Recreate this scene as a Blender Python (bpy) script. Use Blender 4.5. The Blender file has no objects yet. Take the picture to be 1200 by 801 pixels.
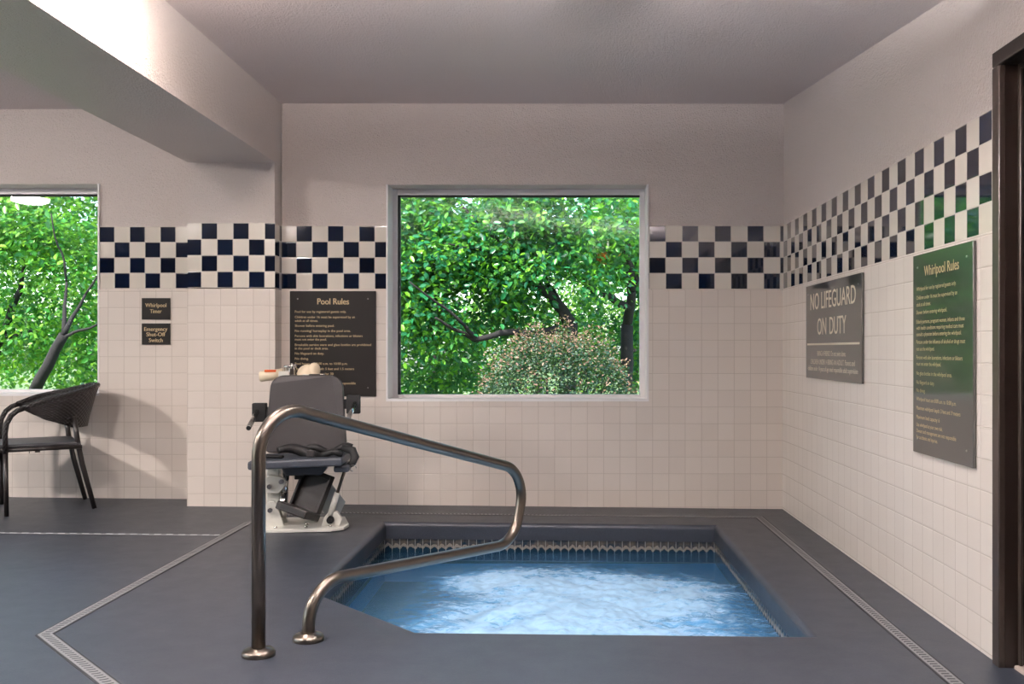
import bpy, bmesh, math, random
import numpy as np
from mathutils import Vector, Matrix, noise
SC = bpy.context.scene
COL = SC.collection
PI = math.pi
random.seed(7)
RNG = np.random.default_rng(11)

# ------------------------------------------------------------------ camera geometry (1200 x 801 frame)
F, CX, CY, CH = 1132.0, 658.0, 410.0, 1.116
ZW = 6.79                       # main wall
def zf(x): return 0.0108 * (1.557 - x)      # the deck falls gently towards the right wall
def pt(px, py, Z): return Vector(((px-CX)/F*Z, Z, CH-(py-CY)/F*Z))
cam_d = bpy.data.cameras.new('camera'); cam = bpy.data.objects.new('camera', cam_d); COL.objects.link(cam)
cam.location = (0, 0, CH); cam.rotation_euler = (PI/2, 0, 0)
cam_d.sensor_width = 36; cam_d.lens = F*36/1200
cam_d.shift_x = (600-CX)/1200; cam_d.shift_y = (CY-400.5)/1200
cam_d.clip_start = 0.05; cam_d.clip_end = 300
SC.camera = cam
SC.view_settings.view_transform = 'Standard'; SC.view_settings.look = 'None'
SC.view_settings.gamma = 1; SC.view_settings.use_curve_mapping = False
SC.view_settings.exposure = 0.16

# ------------------------------------------------------------------ materials
def s2l(c):
    return tuple((v/255/12.92 if v/255 <= .04045 else ((v/255+.055)/1.055)**2.4) for v in c) + (1,)
class NT:
    def __init__(s, name):
        s.m = bpy.data.materials.new(name); s.m.use_nodes = True
        s.t = s.m.node_tree; s.n = s.t.nodes; s.n.clear()
        s.out = s.n.new('ShaderNodeOutputMaterial')
    def node(s, typ, **kw):
        n = s.n.new(typ)
        for k, v in kw.items():
            if k == 'ins':
                for i, val in v.items():
                    if isinstance(val, bpy.types.NodeSocket): s.t.links.new(val, n.inputs[i])
                    else: n.inputs[i].default_value = val
            else: setattr(n, k, v)
        return n
    def math(s, op, a, b=0.0, c=None):
        ins = {0: a, 1: b}
        if c is not None: ins[2] = c
        return s.node('ShaderNodeMath', operation=op, ins=ins).outputs[0]
    def mix(s, f, a, b):
        n = s.node('ShaderNodeMix', data_type='RGBA', ins={0: f, 6: a, 7: b}); return n.outputs[2]
    def mixf(s, f, a, b):
        n = s.node('ShaderNodeMix', data_type='FLOAT', ins={0: f, 2: a, 3: b}); return n.outputs[0]
    def noise(s, scale, detail=3, rough=.55, vec=None, dist=0):
        ins = {'Scale': scale, 'Detail': detail, 'Roughness': rough, 'Distortion': dist}
        if vec is None: vec = s.node('ShaderNodeTexCoord').outputs['Object']
        ins['Vector'] = vec
        return s.node('ShaderNodeTexNoise', ins=ins).outputs['Fac']
    def ramp(s, fac, p0, p1, c0=(0,0,0,1), c1=(1,1,1,1)):
        r = s.node('ShaderNodeValToRGB', ins={0: fac})
        e = r.color_ramp.elements; e[0].position = p0; e[0].color = c0; e[1].position = p1; e[1].color = c1
        return r.outputs[0]
    def bump(s, h, strength=.3, dist=.005):
        return s.node('ShaderNodeBump', ins={'Strength': strength, 'Distance': dist, 'Height': h}).outputs[0]
    def pbr(s, color, rough=.5, metal=0, normal=None, spec=.5, **kw):
        ins = {'Base Color': color, 'Roughness': rough, 'Metallic': metal, 'Specular IOR Level': spec}
        if normal is not None: ins['Normal'] = normal
        ins.update(kw)
        return s.node('ShaderNodeBsdfPrincipled', ins=ins).outputs[0]
    def done(s, sh):
        s.t.links.new(sh, s.out.inputs[0]); return s.m

def simple(name, rgb, rough=.5, metal=0, bump=0, bscale=200, var=.06, vscale=6, spec=.5):
    t = NT(name)
    c = s2l(rgb); d = tuple(v*(1-var) for v in c[:3]) + (1,); e = tuple(min(1, v*(1+var)) for v in c[:3]) + (1,)
    col = t.mix(t.noise(vscale, 4), d, e)
    nrm = t.bump(t.noise(bscale, 2), bump, .002) if bump else None
    return t.done(t.pbr(col, rough, metal, nrm, spec))

def plaster(name, rgb, bs=.35, rough=.45, spec=.4):
    t = NT(name)
    n1 = t.noise(105, 3, .6); n2 = t.noise(42, 2, .5)
    h = t.math('ADD', t.ramp_f(n1, .42, .62), t.math('MULTIPLY', n2, .6)) if hasattr(t, 'ramp_f') else t.math('ADD', n1, t.math('MULTIPLY', n2, .6))
    c = s2l(rgb); col = t.mix(t.noise(1.3, 3), tuple(v*.96 for v in c[:3])+(1,), tuple(min(1, v*1.03) for v in c[:3])+(1,))
    return t.done(t.pbr(col, rough, 0, t.bump(h, bs*1.6, .02), spec))

def uv_grid(t):
    uv = t.node('ShaderNodeTexCoord').outputs['UV']
    sp = t.node('ShaderNodeSeparateXYZ', ins={0: uv})
    u, v = sp.outputs[0], sp.outputs[1]
    return uv, u, v
def grout_mask(t, u, v, g):
    def edge(a):
        fr = t.math('FRACT', a); d = t.math('ABSOLUTE', t.math('SUBTRACT', fr, .5))
        return t.math('GREATER_THAN', d, .5-g), d
    a, da = edge(u); b, db = edge(v)
    return t.math('MAXIMUM', a, b), t.math('MAXIMUM', da, db)

def checker_mat():
    t = NT('checker_tile'); uv, u, v = uv_grid(t)
    g, d = grout_mask(t, u, v, .022)
    fu, fv = t.math('FLOOR', u), t.math('FLOOR', v)
    par = t.math('FLOORED_MODULO', t.math('ADD', fu, fv), 2.0)
    par = t.math('GREATER_THAN', par, .5)
    cell = t.node('ShaderNodeCombineXYZ', ins={0: fu, 1: fv})
    rnd = t.node('ShaderNodeTexWhiteNoise', ins={0: cell.outputs[0]})
    white = t.mix(rnd.outputs[0], s2l((214, 205, 193)), s2l((224, 216, 205)))
    dark = t.mix(rnd.outputs[0], s2l((4, 15, 36)), s2l((8, 24, 50)))
    col = t.mix(par, white, dark)
    col = t.mix(g, col, s2l((196, 188, 178)))
    rough = t.mixf(g, t.mixf(par, .16, .06), .7)
    h = t.math('SUBTRACT', 1.0, t.math('SMOOTH_MAX', t.math('MULTIPLY', t.math('SUBTRACT', d, .44), 14), 0.0, .1))
    return t.done(t.pbr(col, rough, 0, t.bump(h, .25, .002), .5, **{'Coat Weight': t.math('MULTIPLY', par, .7), 'Coat Roughness': .04, 'Coat IOR': 1.65}))
def tile_mat(name='white_tile', a=(214, 203, 194), b=(222, 212, 203), gr=(194, 182, 172)):
    t = NT(name); uv, u, v = uv_grid(t)
    g, d = grout_mask(t, u, v, .016)
    cell = t.node('ShaderNodeCombineXYZ', ins={0: t.math('FLOOR', u), 1: t.math('FLOOR', v)})
    rnd = t.node('ShaderNodeTexWhiteNoise', ins={0: cell.outputs[0]})
    col = t.mix(t.math('MULTIPLY', rnd.outputs[0], .6), s2l(a), s2l(b))
    col = t.mix(g, col, s2l(gr))
    h = t.math('SUBTRACT', 1.0, t.math('SMOOTH_MAX', t.math('MULTIPLY', t.math('SUBTRACT', d, .45), 16), 0.0, .1))
    return t.done(t.pbr(col, t.mixf(g, .28, .7), 0, t.bump(h, .35, .003), .45))

M = {}
M['plaster'] = plaster('textured_wall_paint', (229, 217, 211), .5, .36, .5)
M['ceiling'] = plaster('textured_ceiling_paint', (230, 217, 215), .5, .34, .5)
M['checker'] = checker_mat()
M['tile'] = tile_mat()
M['hall_paint'] = plaster('dark_taupe_wall_paint', (104, 90, 82), .3)
M['white_frame'] = simple('white_window_frame', (234, 230, 230), .4, 0, 0)
M['dark_wood'] = simple('dark_brown_door_paint', (34, 25, 21), .35, 0, .15, 60, .2, 20)
M['dark_wood2'] = simple('dark_brown_casing', (58, 49, 44), .3, 0, .1, 60, .15, 20)
M['threshold'] = simple('pale_threshold', (176, 160, 150), .6)
# deck coating
def deck_mat():
    t = NT('grey_deck_coating')
    n = t.noise(1.6, 5, .6); f = t.noise(260, 2, .6); m = t.noise(9, 4, .65)
    col = t.mix(t.math('ADD', t.math('MULTIPLY', n, .6), t.math('MULTIPLY', m, .4)), s2l((38, 42, 50)), s2l((50, 55, 65)))
    col = t.mix(t.ramp(f, .45, .75), col, s2l((58, 64, 74)))
    h = t.math('ADD', t.noise(170, 3, .7), t.math('MULTIPLY', m, .5))
    return t.done(t.pbr(col, t.mixf(m, .36, .5), 0, t.bump(h, .22, .003), .5))
M['deck'] = deck_mat()
def grate_mat(name, pitch, c0, c1):
    t = NT(name); uv, u, v = uv_grid(t)
    fr = t.math('FRACT', t.math('DIVIDE', u, pitch))
    slot = t.math('GREATER_THAN', fr, .58)
    inside = t.math('LESS_THAN', t.math('ABSOLUTE', t.math('SUBTRACT', v, .5)), .3)
    k = t.math('MULTIPLY', slot, inside)
    return t.done(t.pbr(t.mix(k, c0, c1), t.mixf(k, .42, .8), 0, None, .4))
M['grate'] = grate_mat('pale_drain_grate', .026, s2l((112, 112, 114)), s2l((56, 58, 62)))
M['grate_dash'] = grate_mat('slotted_drain_strip', .07, s2l((176, 178, 182)), s2l((48, 50, 54)))
M['slot'] = simple('drain_channel_dark', (34, 35, 38), .7)
def steel(name, rgb, rough=.24):
    t = NT(name)
    tc = t.node('ShaderNodeTexCoord').outputs['Object']
    n = t.noise(40, 3, .6, tc)
    return t.done(t.pbr(s2l(rgb), rough, 1.0, None))
M['steel'] = steel('brushed_stainless_steel', (114, 106, 98), .3)
M['chrome'] = steel('polished_metal', (205, 203, 200), .15)
M['lift_white'] = simple('white_powder_coat', (214, 212, 204), .35)
M['lift_beige'] = simple('beige_plastic', (222, 205, 178), .45)
M['lift_grey'] = simple('charcoal_grey_plastic', (46, 43, 44), .5, 0, .08, 300)
M['lift_blue'] = simple('slate_blue_plastic', (60, 65, 74), .45, 0, .06, 300)
M['lift_dark'] = simple('dark_brown_plastic', (36, 31, 30), .3, 0, .05, 200, .15, 12)
M['black'] = simple('black_webbing', (11, 11, 13), .65, 0, .2, 400)
M['orange'] = simple('orange_label', (222, 96, 40), .5)
M['clear_panel'] = simple('pale_grey_panel', (168, 174, 176), .25)
def wicker_mat():
    t = NT('dark_woven_resin'); uv, u, v = uv_grid(t)
    a = t.math('MULTIPLY', t.math('SINE', t.math('MULTIPLY', u, 2*PI)), t.math('SINE', t.math('MULTIPLY', v, 2*PI)))
    h = t.math('ADD', t.math('MULTIPLY', a, .5), .5)
    col = t.mix(h, s2l((14, 12, 12)), s2l((48, 42, 41)))
    return t.done(t.pbr(col, .42, 0, t.bump(h, .9, .006), .5))
M['wicker'] = wicker_mat()
M['chair_metal'] = simple('dark_brown_painted_metal', (36, 31, 30), .38)
M['seat'] = simple('dark_grey_sling_fabric', (62, 62, 66), .5, 0, .3, 500)
M['sign'] = simple('dark_brown_sign_face', (27, 23, 21), .5, 0, .02, 300, .05, spec=.25)
def acrylic():
    t = NT('charcoal_sign_face'); return t.done(t.pbr(s2l((50, 50, 48)), .3, 0, None, .5, **{'Coat Weight': 1.0, 'Coat Roughness': .07, 'Coat IOR': 2.0}))
M['sign_grey'] = acrylic()
M['letter'] = simple('tan_lettering', (190, 168, 128), .5)
M['letter_pale'] = simple('pale_tan_lettering', (214, 204, 184), .5)
M['screw'] = steel('sign_screw_metal', (150, 148, 145), .3)
M['bark'] = simple('dark_grey_bark', (36, 33, 34), .95, 0, .8, 40, .3, 12)
def leaf_mat(name, c0, c1, c2, trans=.4, rough=.3):
    t = NT(name)
    r = t.node('ShaderNodeNewGeometry').outputs['Random Per Island']
    rp = t.node('ShaderNodeValToRGB', ins={0: r})
    e = rp.color_ramp.elements; e[0].position = 0; e[0].color = s2l(c0); e[1].position = 1; e[1].color = s2l(c2)
    k = e.new(.5); k.color = s2l(c1)
    col = rp.outputs[0]
    p = t.pbr(col, rough, 0, None, .5)
    tr = t.node('ShaderNodeBsdfTranslucent', ins={0: t.mix(.5, col, s2l((126, 184, 48)))}).outputs[0]
    return t.done(t.node('ShaderNodeMixShader', ins={0: trans, 1: p, 2: tr}).outputs[0])
M['leaf_green'] = leaf_mat('broad_green_leaves', (16, 78, 60), (40, 126, 76), (122, 186, 46))
M['leaf_light'] = leaf_mat('light_green_leaves', (30, 92, 50), (66, 140, 52), (140, 188, 62))
M['leaf_far'] = leaf_mat('far_yellow_green_leaves', (44, 96, 48), (80, 134, 52), (150, 178, 84))
M['leaf_shrub'] = leaf_mat('small_grey_green_leaves', (26, 54, 48), (44, 76, 58), (78, 104, 64), .15, .55)
M['leaf_pink'] = leaf_mat('pinkish_shoot_tips', (104, 78, 68), (132, 98, 86), (140, 116, 94), .2, .55)
M['leaf_red'] = leaf_mat('orange_red_leaves', (196, 74, 40), (220, 110, 60), (226, 150, 80), .4)
def grass_mat():
    t = NT('lawn_grass')
    return t.done(t.pbr(t.mix(t.noise(30, 5, .7), s2l((62, 92, 48)), s2l((120, 138, 84))), .8, 0, t.bump(t.noise(120, 3), .6, .03)))
M['grass'] = grass_mat()
def glass_mat():
    t = NT('window_glass')
    fr = t.node('ShaderNodeFresnel', ins={0: 1.45}).outputs[0]
    tr = t.node('ShaderNodeBsdfTransparent', ins={0: (.96, .98, .97, 1)}).outputs[0]
    gl = t.node('ShaderNodeBsdfGlossy', ins={0: (1, 1, 1, 1), 1: .01}).outputs[0]
    return t.done(t.node('ShaderNodeMixShader', ins={0: fr, 1: tr, 2: gl}).outputs[0])
M['glass'] = glass_mat()
def emis(name, rgb, s):
    t = NT(name); return t.done(t.node('ShaderNodeEmission', ins={0: rgb, 1: s}).outputs[0])
M['lamp'] = emis('warm_lamp_diffuser', (1, .86, .72, 1), 6)
def basin_mat():
    t = NT('pool_plaster')
    return t.done(t.pbr(t.mix(t.noise(5, 3), s2l((96, 160, 205)), s2l((120, 180, 220))), .5))
M['basin'] = basin_mat()
def waterline_mat():
    t = NT('waterline_tile'); uv, u, v = uv_grid(t)
    g, d = grout_mask(t, u, v, .035)
    scal = t.math('MULTIPLY', t.math('ABSOLUTE', t.math('SINE', t.math('MULTIPLY', u, PI))), .14)
    tc = t.node('ShaderNodeTexCoord').outputs['Object']
    nn = t.noise(25, 4, .7, tc)
    lim = t.math('ADD', t.math('SUBTRACT', .46, scal), t.math('MULTIPLY', t.math('SUBTRACT', nn, .5), .3))
    edge = t.math('SUBTRACT', v, lim)                     # v = 0 at the top of the band
    line = t.math('LESS_THAN', t.math('ABSOLUTE', edge), .07)
    above = t.math('LESS_THAN', edge, 0.0)
    dark = t.mix(nn, s2l((14, 30, 44)), s2l((26, 52, 70)))
    col = t.mix(t.math('MULTIPLY', above, t.ramp(t.noise(14, 4, .7, tc), .35, .7)), dark, s2l((96, 88, 78)))
    col = t.mix(t.math('MULTIPLY', line, .7), col, s2l((150, 142, 132)))
    col = t.mix(g, col, s2l((140, 140, 136)))
    return t.done(t.pbr(col, t.mixf(g, .2, .7)))
M['waterline'] = waterline_mat()
def water_mat():
    t = NT('bubbling_water')
    tc = t.node('ShaderNodeTexCoord').outputs['Object']
    st = t.node('ShaderNodeMapping', ins={0: tc, 3: (1, 1.5, 1)}).outputs[0]
    n1 = t.noise(2.6, 7, .66, st, .8); n2 = t.noise(9, 6, .7, st, 1.4); n3 = t.noise(34, 4, .7, st, .6)
    jet = t.node('ShaderNodeAttribute', attribute_name='jet').outputs['Fac']
    fo = t.math('ADD', t.math('MULTIPLY', n1, .9), t.math('ADD', t.math('MULTIPLY', n2, .95), t.math('MULTIPLY', n3, .5)))
    fo = t.math('ADD', t.math('SUBTRACT', fo, 1.175), t.math('SUBTRACT', t.math('MULTIPLY', jet, .62), .36))
    foam = t.ramp(t.math('ADD', t.math('MULTIPLY', fo, 1.6), .5), .26, .9)
    milky = t.ramp(jet, .0, .75)
    deep = t.mix(milky, s2l((46, 92, 130)), s2l((78, 150, 206)))
    col = t.mix(foam, deep, s2l((164, 204, 236)))
    h = t.math('ADD', t.math('MULTIPLY', n2, .6), t.math('MULTIPLY', n3, .35))
    nb = t.bump(h, .3, .02)
    body = t.pbr(col, t.mixf(foam, .07, .45), 0, nb, .5, IOR=1.33)
    body2 = t.node('ShaderNodeBsdfTransparent', ins={0: (.62, .82, .95, 1)}).outputs[0]
    clear = t.math('MULTIPLY', t.math('SUBTRACT', 1.0, milky), t.math('SUBTRACT', .45, t.math('MULTIPLY', foam, .45)))
    return t.done(t.node('ShaderNodeMixShader', ins={0: clear, 1: body, 2: body2}).outputs[0])
M['water'] = water_mat()

# ------------------------------------------------------------------ mesh helpers
class MB:
    def __init__(s): s.bm = bmesh.new(); s.uvl = s.bm.loops.layers.uv.new('UVMap')
    def _uv(s, faces, fn):
        if fn is None: return
        for f in faces:
            for l in f.loops: l[s.uvl].uv = fn(l.vert.co)
    def _bev(s, new, bev, seg):
        ed = list({e for v in new for e in v.link_edges})
        r = bmesh.ops.bevel(s.bm, geom=ed, offset=bev, segments=seg, affect='EDGES', profile=.5, clamp_overlap=True)
        return r
    def box(s, c0, c1, mi=0, uv=None, bev=0, seg=2, mat=None):
        a, b = Vector(c0), Vector(c1); n0 = len(s.bm.faces)
        r = bmesh.ops.create_cube(s.bm, size=1)
        vs = r['verts']; c = (a+b)/2; d = b-a
        for v in vs: v.co = Vector((v.co.x*d.x+c.x, v.co.y*d.y+c.y, v.co.z*d.z+c.z))
        if bev: s._bev(vs, bev, seg)
        s.bm.faces.ensure_lookup_table()
        fs = s.bm.faces[n0:]
        for f in fs:
            f.normal_update(); f.material_index = mi
            f.smooth = bool(bev) and max(abs(k) for k in f.normal) < .999
        s._uv(fs, uv)
        if mat is not None:
            for v in {v for f in fs for v in f.verts}: v.co = mat @ v.co
        return s
    def cyl(s, p0, p1, r0, r1=None, seg=20, mi=0, cap=True):
        p0, p1 = Vector(p0), Vector(p1); r1 = r0 if r1 is None else r1
        n0 = len(s.bm.faces); d = p1-p0
        m = Matrix.Translation((p0+p1)/2) @ d.to_track_quat('Z', 'Y').to_matrix().to_4x4()
        bmesh.ops.create_cone(s.bm, cap_ends=cap, segments=seg, radius1=r0, radius2=r1, depth=d.length, matrix=m)
        s.bm.faces.ensure_lookup_table()
        for f in s.bm.faces[n0:]: f.material_index = mi; f.smooth = len(f.verts) == 4
        return s
    def sph(s, c, r, sc=(1, 1, 1), u=20, v=12, mi=0, rot=None):
        n0 = len(s.bm.faces)
        m = Matrix.Translation(c) @ (rot.to_4x4() if rot else Matrix.Identity(4)) @ Matrix.Diagonal((*sc, 1))
        bmesh.ops.create_uvsphere(s.bm, u_segments=u, v_segments=v, radius=r, matrix=m)
        s.bm.faces.ensure_lookup_table()
        for f in s.bm.faces[n0:]: f.material_index = mi; f.smooth = True
        return s
    def lathe(s, prof, c=(0, 0, 0), seg=32, mi=0, axis=None):
        c = Vector(c); rings = []
        q = axis.to_matrix() if axis else Matrix.Identity(3)
        for r, z in prof:
            rings.append([s.bm.verts.new(c + q @ Vector((max(r, 1e-4)*math.cos(2*PI*k/seg), max(r, 1e-4)*math.sin(2*PI*k/seg), z))) for k in range(seg)])
        for a, b in zip(rings, rings[1:]):
            for k in range(seg):
                f = s.bm.faces.new((a[k], a[(k+1) % seg], b[(k+1) % seg], b[k])); f.smooth = True; f.material_index = mi
        s.bm.faces.new(rings[0][::-1]).material_index = mi; s.bm.faces.new(rings[-1]).material_index = mi
        return s
    def tube(s, pts, r, seg=14, mi=0, flat=None, uvscale=None):
        """a tube along pts; r a number or a list; flat = (direction, factor) squashes the section"""
        pts = [Vector(p) for p in pts]; n = len(pts); rs = r if isinstance(r, (list, tuple)) else [r]*n
        tang = [(pts[min(i+1, n-1)]-pts[max(i-1, 0)]).normalized() for i in range(n)]
        ref = Vector((0, 0, 1)) if abs(tang[0].z) < .9 else Vector((1, 0, 0))
        if flat: ref = Vector(flat[0])
        u = (ref-tang[0]*ref.dot(tang[0])).normalized(); rings = []; L = 0
        for i in range(n):
            u = (u-tang[i]*u.dot(tang[i])).normalized(); w = tang[i].cross(u)
            k = flat[1] if flat else 1
            rings.append([s.bm.verts.new(pts[i]+(u*math.cos(2*PI*j/seg)*k+w*math.sin(2*PI*j/seg))*rs[i]) for j in range(seg)])
        for i in range(n-1):
            a, b = rings[i], rings[i+1]; dl = (pts[i+1]-pts[i]).length
            for j in range(seg):
                f = s.bm.faces.new((a[j], a[(j+1) % seg], b[(j+1) % seg], b[j])); f.smooth = True; f.material_index = mi
                if uvscale:
                    vals = ((L, j), (L, j+1), (L+dl, j+1), (L+dl, j))
                    for l, (x, y) in zip(f.loops, vals): l[s.uvl].uv = (x*uvscale, y*6/seg)
            L += dl
        for rg in (rings[0][::-1], rings[-1]): s.bm.faces.new(rg).material_index = mi
        return s
    def prism(s, poly, d, mi=0, bev=0, mat=None):
        """poly: 3D points of a planar outline, extruded by vector d"""
        n0 = len(s.bm.faces)
        a = [s.bm.verts.new(Vector(p)) for p in poly]; b = [s.bm.verts.new(Vector(p)+Vector(d)) for p in poly]
        k = len(a); s.bm.faces.new(a); s.bm.faces.new(b[::-1])
        for i in range(k): s.bm.faces.new((a[i], b[i], b[(i+1) % k], a[(i+1) % k]))
        bmesh.ops.recalc_face_normals(s.bm, faces=list({f for v in a+b for f in v.link_faces}))
        if bev: s._bev(a+b, bev, 2)
        s.bm.faces.ensure_lookup_table()
        for f in s.bm.faces[n0:]: f.material_index = mi
        if mat is not None:
            for v in {v for f in s.bm.faces[n0:] for v in f.verts}: v.co = mat @ v.co
        return s
    def build(s, name, mats, parent=None, origin=None, recalc=False):
        if recalc: bmesh.ops.recalc_face_normals(s.bm, faces=s.bm.faces)
        me = bpy.data.meshes.new(name)
        if origin is not None: bmesh.ops.translate(s.bm, verts=s.bm.verts, vec=-Vector(origin))
        s.bm.to_mesh(me); s.bm.free()
        for m in (mats if isinstance(mats, list) else [mats]): me.materials.append(m)
        o = bpy.data.objects.new(name, me); COL.objects.link(o)
        if origin is not None: o.location = origin
        if parent: o.parent = parent
        return o
def tag(o, label=None, cat=None, group=None, kind=None):
    for k, v in (('label', label), ('category', cat), ('group', group), ('kind', kind)):
        if v: o[k] = v
    return o
def empty(name, loc, rz=0, **kw):
    o = bpy.data.objects.new(name, None); COL.objects.link(o); o.location = loc; o.rotation_euler = (0, 0, rz)
    o.empty_display_size = .1
    return tag(o, **kw)
def smooth_path(ctrl, radii, seg=8):
    """polyline with rounded corners"""
    P = [Vector(p) for p in ctrl]; out = [P[0]]
    for i in range(1, len(P)-1):
        a = (P[i-1]-P[i]).normalized(); b = (P[i+1]-P[i]).normalized(); r = radii[i-1]
        ang = a.angle(b); t = r/math.tan(ang/2)
        p0, p1 = P[i]+a*t, P[i]+b*t; c = P[i]+(a+b).normalized()*(r/math.sin(ang/2))
        v0, v1 = p0-c, p1-c; tot = v0.angle(v1)
        for k in range(seg+1):
            q = k/seg; w = (v0*math.sin((1-q)*tot)+v1*math.sin(q*tot))/math.sin(tot); out.append(c+w)
    out.append(P[-1]); return out

# ------------------------------------------------------------------ room shell
XR, XC, XL = 1.557, -1.968, -9.0     # right wall, left end of the recess wall, far left wall
YP, YB, YK = 6.64, 6.95, -4.5        # pier face, left bay wall, wall behind the camera
HC = 2.85
ZT, ZBm = 1.989, 1.545               # top and bottom of the checker band
RP = (ZT-ZBm)/4
def ceil_z(x, y):
    u = min(1, max(0, (x-XC)/(XR-XC))); v = min(1.25, max(0, (ZW-y)/2.87))
    return HC-.31*u*v
def wall_segments(mb, axis_lo, axis_hi, plane, openings, zlo, zhi, off, thick, mi, uv=None):
    """boxes of a wall facing -Y, around rectangular openings (x0,x1,z0,z1)"""
    xs = sorted({axis_lo, axis_hi, *[v for o in openings for v in o[:2] if axis_lo < v < axis_hi]})
    for a, b in zip(xs, xs[1:]):
        spans = [(zlo, zhi)]
        for o in openings:
            if o[0] <= a+1e-6 and o[1] >= b-1e-6:
                ns = []
                for s0, s1 in spans:
                    if o[2] > s0: ns.append((s0, min(s1, o[2])))
                    if o[3] < s1: ns.append((max(s0, o[3]), s1))
                spans = [q for q in ns if q[1]-q[0] > 1e-4]
        for s0, s1 in spans: mb.box((a, plane+off, s0), (b, plane+off+thick, s1), mi, uv)
W1 = ((453.3-CX)*.006, (759.5-CX)*.006, CH-58*.006, CH+194*.006)
SB = .006/.9755
W2 = (-5.35, (117-CX)*SB, CH-51.5*SB, CH+194.3*SB)
def wallmesh(name, lo, hi, plane, ops, uvc, uvt, ztop=HC+.15, thick=.30, up=0.0):
    mb = MB(); ZT, ZBm = 1.989+up, 1.545+up
    wall_segments(mb, lo, hi, plane, ops, ZT, ztop, .008, thick, 0)
    wall_segments(mb, lo, hi, plane, ops, ZBm, ZT, .004, thick+.004, 1, uvc)
    wall_segments(mb, lo, hi, plane, ops, -.25, ZBm-.008, -.004, thick+.012, 2, uvt)
    wall_segments(mb, lo, hi, plane, ops, ZBm-.008, ZBm, .001, thick+.007, 2, lambda c: (c.x/.115+.5, .5))
    return tag(mb.build(name, [M['plaster'], M['checker'], M['tile']]), kind='structure')
xm = lambda px: (px-CX)*.006
def uvc_main(c):
    if c.x < 0: u = (c.x-xm(329.0))/(.006*18.36)
    else: u = 1+(c.x-xm(761.0))/(.006*19.15)
    return (u, (ZT-c.z)/RP)
uvt_main = lambda c: ((c.x-XR)/.1147, (ZBm-.008-c.z)/.1172)
wallmesh('wall_back', XC, XR+.3, ZW, [W1], uvc_main, uvt_main)
uvc_bay = lambda c: (1+(c.x-(116.9-CX)*SB)/(17.9*SB), (ZT+.014-c.z)/RP)
wallmesh('wall_bay', XL, -2.5, YB, [W2], uvc_bay, lambda c: ((c.x+2.573)/.1147, (ZBm-.008-c.z)/.1172), up=.014)
# pier between the bay and the recess
mb = MB(); PX0, PX1 = -2.573, XC
SPp = .006/1.0226
def uvp(c, p=18.53*SPp):
    return ((c.x-(217.4-CX)*SPp)/p, (ZT-c.z)/RP) if c.y < YP+.02 else ((c.y-YP+.02)/.11+5.0, (ZT-c.z)/RP)
def uvside(c): return ((c.y-YP)/.11, (ZT-c.z)/RP)
mb.box((PX0, YP+.008, ZT), (PX1-.006, ZW+.3, HC+.15), 0)
mb.box((PX0, YP+.004, ZBm), (PX1-.003, ZW+.3, ZT), 1, uvp)
mb.box((PX0, YP-.004, -.25), (PX1, ZW+.3, ZBm-.006), 2, lambda c: ((c.x-PX0)/.1125+(c.y-YP)/.115, (ZBm-.008-c.z)/.1172))
mb.bm.faces.ensure_lookup_table()
for f in mb.bm.faces:                       # the return towards the recess wall keeps its own tile columns
    f.normal_update()
    if f.normal.x > .9 and f.material_index == 1:
        for l in f.loops: l[mb.uvl].uv = uvside(l.vert.co)
tag(mb.build('wall_pier', [M['plaster'], M['checker'], M['tile']]), kind='structure')
# right wall with its door opening
DY0, DY1, DZ = 2.46, 3.43, 2.155
mb = MB()
def rw(y0, y1, z0, z1, off, mi, uv=None): mb.box((XR+off, y0, z0), (XR+.32, y1, z1), mi, uv)
uvr = lambda c: ((ZW-c.y)/.1096-.0, (ZT-c.z)/RP)
uvrt = lambda c: ((ZW-c.y)/.1147, (ZBm-.008-c.z)/.1172)
for y0, y1 in ((YK, DY0), (DY1, ZW+.02)):
    rw(y0, y1, ZT, HC+.15, .008, 0); rw(y0, y1, ZBm, ZT, .004, 1, uvr); rw(y0, y1, -.25, ZBm, -.004, 2, uvrt)
rw(DY0, DY1, DZ, HC+.15, .008, 0)
tag(mb.build('wall_right', [M['plaster'], M['checker'], M['tile']]), kind='structure')
# far left wall of the hall: three wide windows to an added terrace
LW = [(-3.6, -.6), (-.2, 2.8), (3.2, 6.2)]; LZ0, LZ1 = .30, 2.45
mb = MB(); mb.box((XL-.25, YK-.2, -.25), (XL, YB+.3, LZ0)); mb.box((XL-.25, YK-.2, LZ1), (XL, YB+.3, HC+.15))
for a, b in zip([YK-.2]+[w[1] for w in LW], [w[0] for w in LW]+[YB+.3]): mb.box((XL-.25, a, LZ0), (XL, b, LZ1))
tag(mb.build('wall_left', M['hall_paint']), kind='structure')
for k, (a, b) in enumerate(LW):
    mb = MB(); x = XL-.12
    for y0, y1, z0, z1 in ((a, a+.05, LZ0, LZ1), (b-.05, b, LZ0, LZ1), (a+.05, b-.05, LZ0, LZ0+.05), (a+.05, b-.05, LZ1-.05, LZ1), ((a+b)/2-.025, (a+b)/2+.025, LZ0+.05, LZ1-.05)):
        mb.box((x-.03, y0, z0), (x+.03, y1, z1), bev=.003, seg=1)
    o = tag(mb.build('window_%d' % (k+3), M['white_frame']), kind='structure')
    mb = MB(); mb.box((x-.004, a+.04, LZ0+.04), (x+.002, b-.04, LZ1-.04)); mb.build('pane', M['glass'], o)
mb = MB(); mb.box((XL-.25, YK-.25, -.25), (XR+.32, YK, HC+.15)); tag(mb.build('wall_front', M['hall_paint']), kind='structure')
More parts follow.
